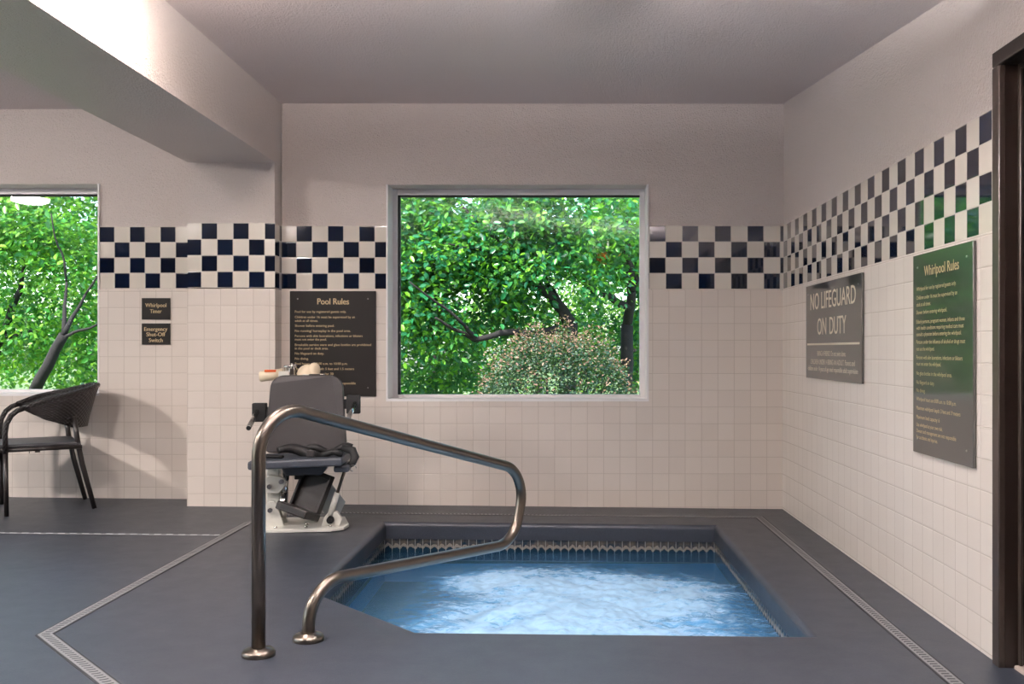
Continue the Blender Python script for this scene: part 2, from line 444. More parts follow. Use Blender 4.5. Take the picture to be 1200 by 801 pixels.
# ceiling: level over the hall, falling slightly towards the door in the recess
mb = MB(); NX, NY = 28, 24
xs = [XC+(XR+.05-XC)*i/NX for i in range(NX+1)]; ys = [YK+.0+(3.2-YK)*i/2 for i in range(2)] + [3.2+(ZW+.05-3.2)*i/NY for i in range(NY+1)]
g = [[mb.bm.verts.new((x, y, ceil_z(x, y))) for y in ys] for x in xs]
for i in range(len(xs)-1):
    for j in range(len(ys)-1): mb.bm.faces.new((g[i][j], g[i][j+1], g[i+1][j+1], g[i+1][j])).smooth = True
mb.box((XL-.25, YK-.25, HC), (XC, YB+.3, HC+.3)); mb.box((XC, YK-.25, HC+.02), (XR+.32, ZW+.5, HC+.3))
tag(mb.build('ceiling', M['ceiling']), kind='structure')
# beam from the pier towards the viewer
mb = MB(); mb.box((PX0, YK, 2.407), (XC, YP+.05, HC+.05)); tag(mb.build('ceiling_beam', M['plaster']), kind='structure')

# ------------------------------------------------------------------ deck and whirlpool
POOL = [(-1.113, 6.11), (.965, 6.11), (.965, 3.76), (-.56, 3.76), (-1.113, 4.36)]
def offset_poly(poly, d):
    """grow (d > 0) a clockwise polygon"""
    n = len(poly); out = []
    for i in range(n):
        p0, p1, p2 = (Vector(poly[(i+k-1) % n]) for k in range(3))
        e0, e1 = (p1-p0).normalized(), (p2-p1).normalized()
        n0, n1 = Vector((-e0.y, e0.x)), Vector((-e1.y, e1.x))
        m = (n0+n1).normalized(); out.append(p1+m*(d/m.dot(n0)))
    return out
R_IN = .028
hole = offset_poly(POOL, R_IN)
mb = MB(); outer = [(XL, YK), (XL, YB+.1), (XR+.2, YB+.1), (XR+.2, YK)]
def loop(poly):
    vs = [mb.bm.verts.new((p[0], p[1], 0)) for p in poly]
    return [mb.bm.edges.new((vs[i], vs[(i+1) % len(vs)])) for i in range(len(vs))]
ed = loop(outer)+loop(hole)
bmesh.ops.triangle_fill(mb.bm, use_beauty=True, edges=ed, normal=(0, 0, 1))
for v in mb.bm.verts: v.co.z = zf(v.co.x)
for f in mb.bm.faces:
    f.normal_update()
    if f.normal.z < 0: f.normal_flip()
tag(mb.build('floor', M['deck']), kind='structure')
root = empty('whirlpool', (-.07, 4.95, 0), label='sunken whirlpool basin with a grey rounded rim and dark waterline tiles', cat='whirlpool')
def ring(prof, mi=0, uv=False, follow=True):
    """profile (grow, z) swept round the pool"""
    L = [offset_poly(POOL, d) if abs(d) > 1e-9 else [Vector(p) for p in POOL] for d, z in prof]
    vs = [[mb.bm.verts.new((p.x, p.y, z+(zf(p.x) if follow else 0))) for p in L[k]] for k, (d, z) in enumerate(prof)]
    n = len(POOL)
    for k in range(len(prof)-1):
        for i in range(n):
            a, b = i, (i+1) % n
            f = mb.bm.faces.new((vs[k][a], vs[k][b], vs[k+1][b], vs[k+1][a])); f.material_index = mi
            if uv:
                p, q = Vector(POOL[a]), Vector(POOL[b]); ln = (q-p).length
                for l, (x, y) in zip(f.loops, ((0, k), (ln, k), (ln, k+1), (0, k+1))): l[mb.uvl].uv = (x/.0482, y)
def kid(mb, name, mats, parent, label=None):
    o = mb.build(name, mats); o.parent = parent
    o.matrix_parent_inverse = parent.matrix_basis.inverted()
    if label: o['label'] = label
    return o
mb = MB(); ring([(R_IN, 0)] + [(R_IN*(1-math.sin(a)), -R_IN*(1-math.cos(a))) for a in (PI/10*k for k in range(1, 6))] + [(0, -.105), (.012, -.105)])
kid(mb, 'coping', M['deck'], root)
mb = MB(); ring([(.008, -.10), (.008, -.24)], uv=True)
for f in mb.bm.faces:
    for l in f.loops: pass
kid(mb, 'waterline_tiles', M['waterline'], root, 'dark navy waterline tiles with pale scale marks')
mb = MB(); ring([(.008, -.235), (.008, -1.0)], follow=False)
b = [mb.bm.verts.new((p.x, p.y, -1.0)) for p in offset_poly(POOL, .008)]; mb.bm.faces.new(b[::-1])
ring([(.008, -.5), (-.3, -.5), (-.3, -.99)], follow=False)
kid(mb, 'basin', M['basin'], root)
# water
mb = MB(); NXw, NYw = 230, 240; WZ = -.163
jl = mb.bm.verts.layers.float.new('jet'); grid = []
jets = [(.0, 5.2, .75), (.55, 5.05, .55), (.35, 4.3, .9), (-.3, 4.45, .7), (-.45, 5.35, .35)]
for j in range(NYw+1):
    y = 3.752+(6.118-3.752)*j/NYw
    xl = -1.121 if y > 4.36 else -1.121+(4.36-y)*(.553/.60)
    row = []
    for i in range(NXw+1):
        x = xl+(.973-xl)*i/NXw
        jt = sum(.85*math.exp(-((x-a)**2+(y-b)**2)/(r*r*.42)) for a, b, r in jets); jt = min(1, jt)
        edge = min(1, min(x-xl, .973-x, 6.118-y, y-3.752)/.18+.15)
        p = Vector((x*3.2, y*3.2, 1.7)); q = Vector((x*11, y*11, 5.1))
        z = WZ+edge*((.2+jt)*(.020*(noise.fractal(p, 1, 2, 4))+.010*noise.fractal(q, .9, 2, 3))+.012*jt)
        v = mb.bm.verts.new((x, y, z)); v[jl] = jt; row.append(v)
    grid.append(row)
for j in range(NYw):
    for i in range(NXw):
        mb.bm.faces.new((grid[j][i], grid[j][i+1], grid[j+1][i+1], grid[j+1][i])).smooth = True
tag(mb.build('pool_water', M['water']), 'foaming light blue water churning in the whirlpool', 'water', kind='stuff')
# drains in the deck
def strip(mb, pts, w, z, mi, uvw=True):
    P = [Vector((p[0], p[1], 0)) for p in pts]; n = len(P); L = 0; rows = []
    for i in range(n):
        d0 = (P[i]-P[i-1]).normalized() if i else (P[1]-P[0]).normalized()
        d1 = (P[i+1]-P[i]).normalized() if i < n-1 else d0
        m = Vector((-(d0+d1).y, (d0+d1).x, 0)).normalized(); k = (w/2)/max(.3, m.dot(Vector((-d0.y, d0.x, 0))))
        if i: L += (P[i]-P[i-1]).length
        rows.append((P[i]+m*k, P[i]-m*k, L))
    for (a, b, l0), (c, d, l1) in zip(rows, rows[1:]):
        top = [mb.bm.verts.new((p.x, p.y, zf(p.x)+z)) for p in (a, b, d, c)]
        f = mb.bm.faces.new(top); f.material_index = mi
        for l, uv in zip(f.loops, ((l0, 0), (l0, 1), (l1, 1), (l1, 0))): l[mb.uvl].uv = uv
        low = [mb.bm.verts.new((p.x, p.y, zf(p.x)-.03)) for p in (a, b, d, c)]
        for i in range(4):
            f = mb.bm.faces.new((top[i], low[i], low[(i+1) % 4], top[(i+1) % 4])); f.material_index = mi
    for f in mb.bm.faces:
        f.normal_update()
        if f.normal.z < -.5: f.normal_flip()
ringpts = [(1.318, 2.2), (1.318, 6.43), (-1.70, 6.43), (-1.958, 6.02), (-1.958, 3.66), (-1.1, 2.74), (-.6, 2.2)]
root = empty('perimeter_drain', (-1.958, 4.8, zf(-1.958)), label='pale slotted floor drain running around the whirlpool', cat='floor drain')
mb = MB(); strip(mb, ringpts, .062, .0012, 0); kid(mb, 'channel', M['slot'], root)
mb = MB(); strip(mb, ringpts, .046, .003, 0); kid(mb, 'grate', M['grate'], root)
yb = 5.62; root = empty('cross_drain', (-3.4, yb, zf(-3.4)), label='narrow dashed floor drain crossing the deck in front of the wicker armchair', cat='floor drain')
mb = MB(); strip(mb, [(-6.5, yb), (-1.99, yb)], .034, .0012, 0); kid(mb, 'channel', M['slot'], root)
mb = MB(); strip(mb, [(-6.5, yb), (-1.99, yb)], .022, .003, 0); kid(mb, 'grate', M['grate_dash'], root)

# ------------------------------------------------------------------ windows
def window(name, W, plane):
    x0, x1, z0, z1 = W; y = plane+.2; fw = .042
    mb = MB()
    for a, b in (((x0, y, z0), (x0+fw, y+.06, z1)), ((x1-fw, y, z0), (x1, y+.06, z1)), ((x0+fw, y, z1-fw), (x1-fw, y+.06, z1)), ((x0+fw, y, z0), (x1-fw, y+.06, z0+.026))):
        mb.box(a, b, bev=.003, seg=1)
    for t in ((x0+.002, x1-.002, z0-.001, z0+.004),):                      # sill board and jamb liner
        mb.box((t[0], plane-.006, z0-.012), (t[1], y+.01, z0+.006))
    mb.box((x0-.004, plane-.006, z0-.012), (x0+.008, y+.01, z1)); mb.box((x1-.008, plane-.006, z0-.012), (x1+.004, y+.01, z1))
    o = tag(mb.build(name, M['white_frame']), kind='structure')
    mb = MB(); mb.box((x0+fw-.01, y+.028, z0+.02), (x1-fw+.01, y+.034, z1-fw+.01)); g = mb.build('pane', M['glass'], o)
    mb = MB()
    for a, b in (((x0+fw, y+.012, z0+.026), (x0+fw+.016, y+.05, z1-fw)), ((x0+fw, y+.012, z1-fw-.012), (x1-fw, y+.05, z1-fw))): mb.box(a, b)
    mb.build('gasket', M['slot'], o)
    return o
window('window_1', W1, ZW); window('window_2', W2, YB)

# ------------------------------------------------------------------ door in the right wall
mb = MB()
for y0, y1 in ((DY0-.02, DY0+.035), (DY1-.035, DY1+.02)): mb.box((XR-.02, y0, -.02), (XR+.03, y1, DZ-.035), 1, bev=.004, seg=1)
mb.box((XR-.02, DY0-.02, DZ-.035), (XR+.03, DY1+.02, DZ+.02), 1, bev=.004, seg=1)
mb.box((XR+.0, DY1-.036, -.02), (XR+.32, DY1+.0, DZ), 0); mb.box((XR, DY0, -.02), (XR+.32, DY0+.036, DZ), 0); mb.box((XR, DY0, DZ-.036), (XR+.32, DY1, DZ), 0)
door = tag(mb.build('door_1', [M['dark_wood'], M['dark_wood2']]), kind='structure')
mb = MB()
for xx in (XR+.045, XR+.105):
    mb.box((xx, DY1-.056, -.02), (xx+.012, DY1-.036, DZ-.05), 0, bev=.003, seg=1); mb.box((xx, DY0+.036, DZ-.056), (xx+.012, DY1-.036, DZ-.036), 0, bev=.003, seg=1)
mb.build('door_stop', M['dark_wood2'], door)
mb = MB(); mb.box((XR+.17, DY0+.036, .01), (XR+.215, DY1-.036, DZ-.036)); mb.build('door_leaf', M['dark_wood'], door)
mb = MB(); mb.cyl((XR+.17, DY0+.11, 1.0), (XR+.12, DY0+.11, 1.0), .012); mb.cyl((XR+.125, DY0+.11, 1.0), (XR+.125, DY0+.23, 1.0), .01); mb.build('door_handle', M['steel'], door)
mb = MB(); mb.box((XR+.03, DY0+.03, -.03), (XR+.32, DY1-.04, .012), bev=.004, seg=1); mb.build('threshold', M['threshold'], door)

# ------------------------------------------------------------------ handrail
B1 = Vector((-1.080, 3.444, 0)); B1.z = zf(B1.x); B2 = Vector((-.952, 3.627, 0)); B2.z = zf(B2.x)
dv = Vector((B2.x-B1.x, B2.y-B1.y, 0)).normalized()
def onrail(px, py):
    k = (px-CX)/F; t = (k*B1.y-B1.x)/(dv.x-k*dv.y); p = B1+dv*t
    return Vector((p.x, p.y, CH-(py-CY)/F*p.y))
rail = empty('handrail', B1, label='bent stainless steel handrail at the corner of the whirlpool', cat='handrail')
ctrl = [B1+Vector((0, 0, .01)), onrail(306, 454), onrail(617, 552), onrail(602, 636), onrail(374, 684)]
B2p = onrail(361.5, 748)
ctrl += [Vector((B2p.x, B2p.y, B2.z+.01))]
# keep the short post plumb
top = ctrl[4]; ctrl[4] = Vector((B2p.x, B2p.y, CH-(683-CY)/F*B2p.y))
ctrl[1] = Vector((B1.x, B1.y, CH-(469-CY)/F*B1.y))
path = smooth_path(ctrl, [.155, .165, .16, .155], 14)
mb = MB(); mb.tube(path, .0245, 24); kid(mb, 'rail_tube', M['steel'], rail)
for b in (B1, Vector((B2p.x, B2p.y, B2.z))):
    mb = MB(); mb.lathe([(.058, -.004), (.058, .012), (.052, .022), (.032, .028), (.03, .03)], b, 36); kid(mb, 'flange', M['steel'], rail)

# ------------------------------------------------------------------ text and signs
def text_mesh(body, size, align='LEFT', width=None, cap=None):
    cu = bpy.data.curves.new('t', 'FONT'); cu.body = body; cu.size = 1; cu.align_x = 'LEFT'; cu.extrude = 0; cu.resolution_u = 3
    ob = bpy.data.objects.new('t', cu); COL.objects.link(ob); bpy.context.view_layer.update()
    me = bpy.data.meshes.new_from_object(ob.evaluated_get(bpy.context.evaluated_depsgraph_get()))
    bpy.data.objects.remove(ob); bpy.data.curves.remove(cu)
    vs = np.array([v.co[:] for v in me.vertices]); fs = [tuple(p.vertices) for p in me.polygons]; bpy.data.meshes.remove(me)
    x0, x1 = vs[:, 0].min(), vs[:, 0].max(); vs[:, 0] -= x0
    sy = cap/.70; sx = (width/(x1-x0)) if width else sy
    vs[:, 0] *= sx; vs[:, 1] *= sy
    w = (x1-x0)*sx
    if align == 'CENTER': vs[:, 0] -= w/2
    return vs, fs
def lettering(name, lines, frame, parent, mat, bold=0.0):
    """lines: (text, x, y of the baseline, cap height, width or None, align); frame: 4x4 matrix of the sign face"""
    V, Fc = [], []
    for (body, x, y, cap, width, al) in lines:
        vs, fs = text_mesh(body, 1, al, width, cap); n = len(V)
        for v in vs: V.append(frame @ Vector((v[0]+x, v[1]+y, .0012)))
        Fc += [tuple(i+n for i in f) for f in fs]
        if bold:
            n = len(V)
            for v in vs: V.append(frame @ Vector((v[0]+x+bold, v[1]+y, .0013)))
            Fc += [tuple(i+n for i in f) for f in fs]
    me = bpy.data.meshes.new(name); me.from_pydata(V, [], Fc); me.materials.append(mat)
    o = bpy.data.objects.new(name, me); COL.objects.link(o); o.parent = parent
    return o
FB = lambda x, y, z: Matrix(((1, 0, 0, x), (0, 0, -1, y), (0, 1, 0, z), (0, 0, 0, 1)))      # faces the viewer
FR = lambda x, y, z: Matrix(((0, 0, -1, x), (-1, 0, 0, y), (0, 1, 0, z), (0, 0, 0, 1)))     # on the right wall
def sign(name, w, h, frame, mat, label, cat, screws=True):
    """face frame origin = lower left corner of the sign's front"""
    mb = MB(); mb.box((0, 0, -.012), (w, h, 0), bev=.001, seg=1, mat=frame)
    s = mb.build(name, mat); tag(s, label, cat)
    if screws:
        for sx in (.055, w-.055):
            for sy in (.06, h-.055):
                k = MB(); k.cyl(frame @ Vector((sx, sy, -.002)), frame @ Vector((sx, sy, .003)), .0055, .004, 12); k.build('screw', M['screw'], s)
    return s
# pool rules
x0, x1 = xm(340.5), xm(441); z0, z1 = CH-54*.006, CH+69*.006; yy = ZW-.017
fr = FB(x0, yy, z0); s = sign('pool_rules_sign', x1-x0, z1-z0, fr, M['sign'], 'tall dark brown sign headed Pool Rules on the wall left of the window', 'sign')
lx = lambda px: (px-340.5)*.006
ly = lambda py: (464-py)*.006
lettering('title_lettering', [('Pool Rules', lx(372.6), ly(356.6), .043, .006*36.8, 'LEFT')], fr, s, M['letter'], .003)
rules = [(366, 'Pool for use by registered guests only.', 60), (372.3, 'Children under 16 must be supervised by an', 70), (376.6, 'adult at all times.', 27), (382.4, 'Shower before entering pool.', 46),
 (388.4, 'No running/ horseplay in the pool area.', 65), (394.3, 'Persons with skin lacerations, infections or blisters', 79), (398.4, 'must not enter the pool.', 37), (404.7, 'Breakable service ware and glass bottles are prohibited', 89),
 (408.9, 'in the pool or deck area.', 39), (414.8, 'No lifeguard on duty.', 34), (420.8, 'No diving.', 16), (426.7, 'Pool hours are 8:00 a.m. to 10:00 p.m.', 61.5), (432.8, 'Maximum pool depth: 5 feet and 1.5 meters', 69),
 (438.6, 'Maximum pool capacity: 30', 45), (444.6, 'Use pool at your own risk.', 36), (449.6, 'Owner and management are not responsible', 71), (453.7, 'for accidents and injuries.', 44)]
lettering('rules_lettering', [(t, lx(346.5), ly(y+.4), .0165, w*.006, 'LEFT') for y, t, w in rules], fr, s, M['letter'], .0006)
# two small plates by the left window
sb = SB
for (py0, py1, lines, nm, lab) in ((349.3, 374.3, [('Whirlpool', 359.8, 24.5), ('Timer', 366.8, 13.5)], 'timer_sign', 'small black plate reading Whirlpool Timer on the wall right of the left window'),
        (378.8, 403.5, [('Emergency', 387.6, 27), ('Shut-Off', 393.8, 22), ('Switch', 400.6, 16)], 'switch_sign', 'small black plate reading Emergency Shut-Off Switch')):
    xa, xb = (168-CX)*sb, (200.8-CX)*sb; za, zb = CH-(py1-CY)*sb, CH-(py0-CY)*sb
    fr = FB(xa, YB-.015, za); s = sign(nm, xb-xa, zb-za, fr, M['sign'], lab, 'sign', False)
    lettering('lettering', [(t, (xb-xa)/2, (py1-y)*sb, .028, w*sb, 'CENTER') for t, y, w in lines], fr, s, M['letter'], .002)
# no lifeguard
fr = FR(XR-.018, 6.078, .943); s = sign('lifeguard_sign', 1.127, .571, fr, M['sign_grey'], 'charcoal sign reading NO LIFEGUARD ON DUTY on the right wall', 'sign')
fy = lambda z: z-.943
lettering('title_lettering', [('NO LIFEGUARD', .568, fy(1.362), .100, .916, 'CENTER')], fr, s, M['letter_pale'], .004)
lettering('title_lettering', [('ON', .563-.587/2, fy(1.208), .100, .195, 'LEFT')], fr, s, M['letter_pale'], .004)
lettering('title_lettering', [('DUTY', .563-.587/2+.265, fy(1.208), .100, .322, 'LEFT')], fr, s, M['letter_pale'], .004)
lettering('notice_lettering', [('BRING A FRIEND. Do not swim alone.', .56, fy(1.082), .030, .58, 'CENTER'), ('CHILDREN UNDER 14 BRING AN ADULT. Parents and', .564, fy(1.032), .030, .90, 'CENTER'),
  ('children under 14 years of age need responsible adult supervision.', .562, fy(.992), .028, 1.01, 'CENTER')], fr, s, M['letter_pale'], .0015)
mb = MB(); mb.box((.035, fy(1.146), 0), (1.092, fy(1.157), .0014), mat=fr); mb.build('rule_line', M['letter_pale'], s)
# whirlpool rules
fr = FR(XR-.018, 4.227, .674); s = sign('whirlpool_rules_sign', .615, .852, fr, M['sign_grey'], 'tall glossy sign headed Whirlpool Rules on the right wall nearest the door', 'sign')
lettering('title_lettering', [('Whirlpool Rules', .13, 1.43-.674, .043, .357, 'LEFT')], fr, s, M['letter'], .002)
wr = [(338.7, 'Whirlpool for use by registered guests only.', .42), (349, 'Children under 16 must be supervised by an', .43), (357, 'adult at all times.', .16), (366, 'Shower before entering whirlpool.', .33),
 (377, 'Elderly persons, pregnant women, infants and those', .50), (384.3, 'with health conditions requiring medical care must', .49), (391.6, 'consult a physician before entering the whirlpool.', .47), (400.6, 'Persons under the influence of alcohol or drugs must', .505), (408.6, 'not use the whirlpool.', .20),
 (418.6, 'Persons with skin lacerations, infections or blisters', .48), (426, 'must not enter the whirlpool.', .27), (437, 'No glass bottles in the whirlpool area.', .38), (447.5, 'No lifeguard on duty.', .20), (457, 'No diving.', .10),
 (467, 'Whirlpool hours are 8:00 a.m. to 10:00 p.m.', .42), (477.5, 'Maximum whirlpool depth: 3 feet and .9 meters', .46), (488, 'Maximum load capacity: 6', .255), (497, 'Use whirlpool at your own risk.', .285), (504.3, 'Owner and management are not responsible', .42), (511.5, 'for accidents and injuries.', .235)]
lettering('rules_lettering', [(t, .042, CH-(y+2-CY)/F*4.17-.674, .0165, w, 'LEFT') for y, t, w in wr], fr, s, M['letter'], .0)

# ------------------------------------------------------------------ wicker armchair
def armchair(loc, rz):
    t = empty('wicker_armchair', loc, rz, label='dark woven wicker armchair with a rounded back under the left window', cat='chair')
    R, YS, YF = .285, .0, -.12
    def plan(s):                           # s 0..1 from the near arm's front, round the back, to the far arm's front
        ls = YS-YF; tot = 2*ls+PI*R; d = s*tot
        if d < ls: return R, YF+d, 1, 0, d/ls*.3
        if d > tot-ls: return -R, YF+(tot-d), -1, 0, (tot-d)/ls*.3
        a = (d-ls)/R; k = 1-abs(a-PI/2)/(PI/2)
        return R*math.cos(a), YS+R*math.sin(a), math.cos(a), math.sin(a), .3+.7*k
    def rim(k): return .69+.13*min(1, k/.85)
    def low(k): return .675-.13*min(1, k/.6)
    N, Mv = 72, 10; mb = MB(); rows = []
    for i in range(N+1):
        s = i/N; x, y, nx, ny, k = plan(s); zt, zb = rim(k), low(k); r = []
        for j in range(Mv+1):
            q = j/Mv; fl = .075*k*q**1.2-.01
            r.append((mb.bm.verts.new((x+nx*fl, y+ny*fl, zb+(zt-zb)*q)), s*34, q*max(1, round((.27)/.03))))
        rows.append(r)
    for a, b in zip(rows, rows[1:]):
        for j in range(Mv):
            f = mb.bm.faces.new((a[j][0], b[j][0], b[j+1][0], a[j+1][0])); f.smooth = True
            for l, w in zip(f.loops, (a[j], b[j], b[j+1], a[j+1])): l[mb.uvl].uv = w[1:]
    o = mb.build('back_shell', M['wicker'], t); md = o.modifiers.new('s', 'SOLIDIFY'); md.thickness = .022; md.offset = 0
    # rim roll runs down into the two front legs
    pts = []
    for i in range(0, N+1, 2):
        s = i/N; x, y, nx, ny, k = plan(s); fl = .075*k-.01; pts.append((x+nx*fl, y+ny*fl, rim(k)))
    f0 = [(R-.01, -.215, .0), (R-.01, -.222, .40), (R-.01, -.224, .53), (R-.01, -.216, .59), (R-.01, -.19, .642), (R-.01, -.155, .672)]
    mb = MB(); mb.tube(pts, .017, 10, uvscale=30); mb.build('rim', M['wicker'], t)
    for sx in (1, -1):
        fp = [(sx*a, b, c) for a, b, c in f0]
        mb = MB(); mb.tube([*fp[1:], (sx*(R-.01), YF+.0, .686)], .0165, 12, uvscale=30); mb.build('arm_support', M['wicker'], t)
        mb = MB(); mb.tube([fp[0], fp[1]], [.0135, .0155], 12); mb.build('leg', M['chair_metal'], t)
        mb = MB(); mb.tube([(sx*.235, .30, 0), (sx*.245, .225, .30), (sx*.25, .195, .46), (sx*.25, .175, .62)], [.015, .017, .017, .015], 12, flat=((1, 0, 0), .75)); mb.build('leg', M['chair_metal'], t)
        mb = MB(); mb.cyl((sx*.25, .205, .0+.425), (sx*.268, .205, .425), .012); mb.build('bolt', M['chrome'], t)
    mb = MB(); mb.box((-.262, -.262, .430), (.262, .215, .455), bev=.011, seg=3); mb.build('seat', M['seat'], t)
    mb = MB()
    for a, b in (((-.27, -.25, .42), (-.27, .22, .42)), ((.27, -.25, .42), (.27, .22, .42)), ((-.27, -.25, .42), (.27, -.25, .42)), ((-.26, .2, .42), (.26, .2, .42))): mb.tube([a, b], .0135, 10)
    mb.box((.2, -.05, .392), (.21, -.02, .412)); mb.box((.2, -.085, .388), (.205, -.08, .41))
    mb.build('seat_frame', M['chair_metal'], t)
    mb = MB(); mb.box((-.275, -.272, .33), (.275, -.255, .44), uv=lambda c: (c.x*30, c.z*30), bev=.004, seg=1); mb.build('front_apron', M['wicker'], t)
    return t
armchair((-3.515, 6.52, zf(-3.515)), math.radians(-57))

# ------------------------------------------------------------------ pool lift
def pool_lift(loc, rz):
    t = empty('pool_lift', loc, rz, label='white and charcoal pool lift chair on a floor plate beside the whirlpool', cat='pool lift')
    def K(mb, name, mat, label=None, recalc=False):
        o = mb.build(name, mat, t, recalc=recalc)
        if label: o['label'] = label
        return o
    # floor plate
    mb = MB(); mb.prism([(-.23, -.17, .001), (-.20, -.20, .001), (.18, -.205, .001), (.25, -.16, .001), (.27, -.05, .001), (.22, .22, .001), (-.2, .22, .001), (-.23, .18, .001)], (0, 0, .02), bev=.004); K(mb, 'base_plate', M['lift_white'])
    for x, y in ((-.15, -.15), (.03, -.165), (.17, -.15), (.02, -.06)):
        mb = MB(); mb.cyl((x, y, .02), (x, y, .031), .011, seg=6); K(mb, 'bolt', M['chrome'])
    # mast with its knuckles
    mb = MB(); mb.box((-.225, -.02, .02), (-.15, .055, .44), bev=.006); K(mb, 'mast', M['lift_white'])
    mb = MB(); mb.box((-.04, .15, .02), (.06, .24, .93), bev=.008); K(mb, 'rear_mast', M['lift_white'])
    mb = MB(); mb.prism([(-.24, -.09, .02), (-.11, -.09, .02), (-.15, -.09, .14), (-.17, -.09, .17), (-.20, -.09, .17), (-.235, -.09, .13)], (0, .025, 0), bev=.003)
    K(mb, 'foot_bracket', M['lift_white']); mb = MB()
    mb.prism([(-.24, .04, .02), (-.11, .04, .02), (-.15, .04, .14), (-.20, .04, .17), (-.235, .04, .13)], (0, .02, 0)); K(mb, 'foot_bracket', M['lift_white'])
    mb = MB(); mb.prism([(-.23, -.085, .22), (-.14, -.085, .22), (-.10, -.085, .27), (-.11, -.085, .31), (-.2, -.085, .33), (-.235, -.085, .30)], (0, .05, 0), bev=.004); K(mb, 'pivot_bracket', M['lift_white'])
    for x, z in ((-.195, .262), (-.19, .12), (-.125, .29)):
        mb = MB(); mb.cyl((x, -.112, z), (x, -.08, z), .014, seg=16); mb.cyl((x, -.118, z), (x, -.11, z), .009, seg=6); K(mb, 'pivot_pin', M['chrome'])
    mb = MB(); mb.cyl((-.125, -.05, .10), (-.10, -.04, .40), .021, seg=20); mb.cyl((-.128, -.05, .07), (-.118, -.047, .22), .028, seg=20); K(mb, 'actuator', M['chrome'])
    # right link and bracket
    mb = MB(); mb.prism([(.11, -.12, .02), (.22, -.12, .02), (.235, -.12, .06), (.205, -.12, .105), (.16, -.12, .11), (.125, -.12, .07)], (0, .05, 0), bev=.004); K(mb, 'link_bracket', M['lift_white'])
    mb = MB(); mb.cyl((.168, -.15, .06), (.168, -.115, .06), .022, seg=20); mb.cyl((.168, -.156, .06), (.168, -.148, .06), .012, seg=6); K(mb, 'pivot_pin', M['black'], 'black bolt head')
    mb = MB(); mb.tube([(.262, -.1, .39), (.20, -.105, .20)], .013, 10, flat=((1, -.3, 0), .7)); K(mb, 'steel_link', M['steel'])
    mb = MB(); mb.tube([(.206, -.107, .22), (.165, -.11, .085)], .02, 10, flat=((1, -.3, 0), .9)); K(mb, 'link_sleeve', M['lift_white'])
    # pale side plate behind the footrest
    mb = MB(); mb.prism([(-.0, .03, .38), (.06, .03, .385), (.24, .03, .14), (.20, .03, .05), (.12, .03, .05)], (0, .012, 0)); K(mb, 'side_plate', M['clear_panel'])
    # footrest: a dark moulded tray with its foot ledge, tilted
    m = Matrix.Translation((.055, -.10, .225)) @ Matrix.Rotation(math.radians(17), 4, 'Y') @ Matrix.Rotation(math.radians(-24), 4, 'Z') @ Matrix.Rotation(math.radians(-9), 4, 'X')
    mb = MB(); mb.box((-.10, .0, -.11), (.10, .02, .13), bev=.005, mat=m); mb.box((-.10, -.03, -.11), (-.085, .01, .13), bev=.004, mat=m); mb.box((.085, -.03, -.11), (.10, .01, .13), bev=.004, mat=m); mb.box((-.1, -.03, .10), (.1, .01, .13), bev=.004, mat=m)
    mb.box((-.105, -.16, -.155), (.105, .02, -.105), bev=.008, mat=m)
    fr = K(mb, 'footrest', M['lift_dark'])
    mb = MB(); mb.box((-.07, -.163, -.142), (.09, -.158, -.12), mat=m); o = mb.build('ledge_slot', M['black'], fr)
    mb = MB(); mb.box((-.05, -.09, .30), (-.01, .0, .42), bev=.004); K(mb, 'footrest_hanger', M['black'])
    # seat
    mb = MB(); mb.prism([(-.285, -.30, .385), (.255, -.30, .402), (.27, .06, .402), (-.27, .06, .395)], (0, 0, .05), bev=.012); K(mb, 'seat', M['lift_blue'])
    mb = MB(); mb.prism([(-.09, -.18, .335), (.12, -.18, .335), (.16, -.18, .39), (-.12, -.18, .39)], (0, .2, 0), bev=.01); mb.box((.20, -.26, .36), (.29, -.02, .40), bev=.012); K(mb, 'seat_pan', M['lift_blue'])
    # backrest: rounded slab, a little narrower at the top, leaning back
    mb = MB(); n = 8; out = []
    def corner(cx, cz, r, a0):
        for k in range(n+1): a = a0+PI/2*k/n; out.append((cx+r*math.cos(a), cz+r*math.sin(a)))
    corner(.135, .405, .085, 0); corner(-.135, .405, .085, PI/2); corner(-.205, .05, .04, PI); corner(.205, .05, .04, 3*PI/2)
    mb.prism([(x, -.035, z) for x, z in out], (0, .07, 0), bev=.012)
    for f in mb.bm.faces: f.smooth = len(f.verts) <= 4
    for v in mb.bm.verts:
        v.co.y -= .02*(v.co.x/.22)**2
        v.co = Matrix.Translation((0, .08, .435)) @ Matrix.Rotation(math.radians(-6), 4, 'X') @ v.co
    K(mb, 'backrest', M['lift_grey'])
    # arm brackets and the rods that point towards the viewer
    for sx, zb in ((-1, .70), (1, .745)):
        x = sx*.285; y = .085
        mb = MB(); mb.box((x-.042, y-.03, zb-.06), (x+.042, y+.03, zb+.055), bev=.006); mb.box((min(sx*.2, x), y-.015, zb-.03), (max(sx*.2, x), y+.015, zb+.03)); b = K(mb, 'arm_bracket', M['black'])
        mb = MB(); mb.tube([(x+.012*sx, y, zb+.01), (x-.005-.0*sx, -.235, zb-.075)], .0145, 16); r = mb.build('arm_rod', M['chrome'], t)
        d = (Vector((x-.005, -.235, zb-.075))-Vector((x+.012*sx, y, zb+.01))).normalized(); e = Vector((x-.005, -.235, zb-.075))
        mb = MB(); mb.cyl(e-d*.006, e+d*.0015, .0125, seg=16); mb.build('end_cap', M['black'], r)
    # lap belt lying folded over the seat
    mb = MB(); pts = []
    for k in range(15):
        q = k/14; pts.append((-.13+.38*q, -.19+.05*math.sin(q*5), .475+.022*math.sin(q*7+.6)-(.0 if q < .86 else (q-.86)*.25)))
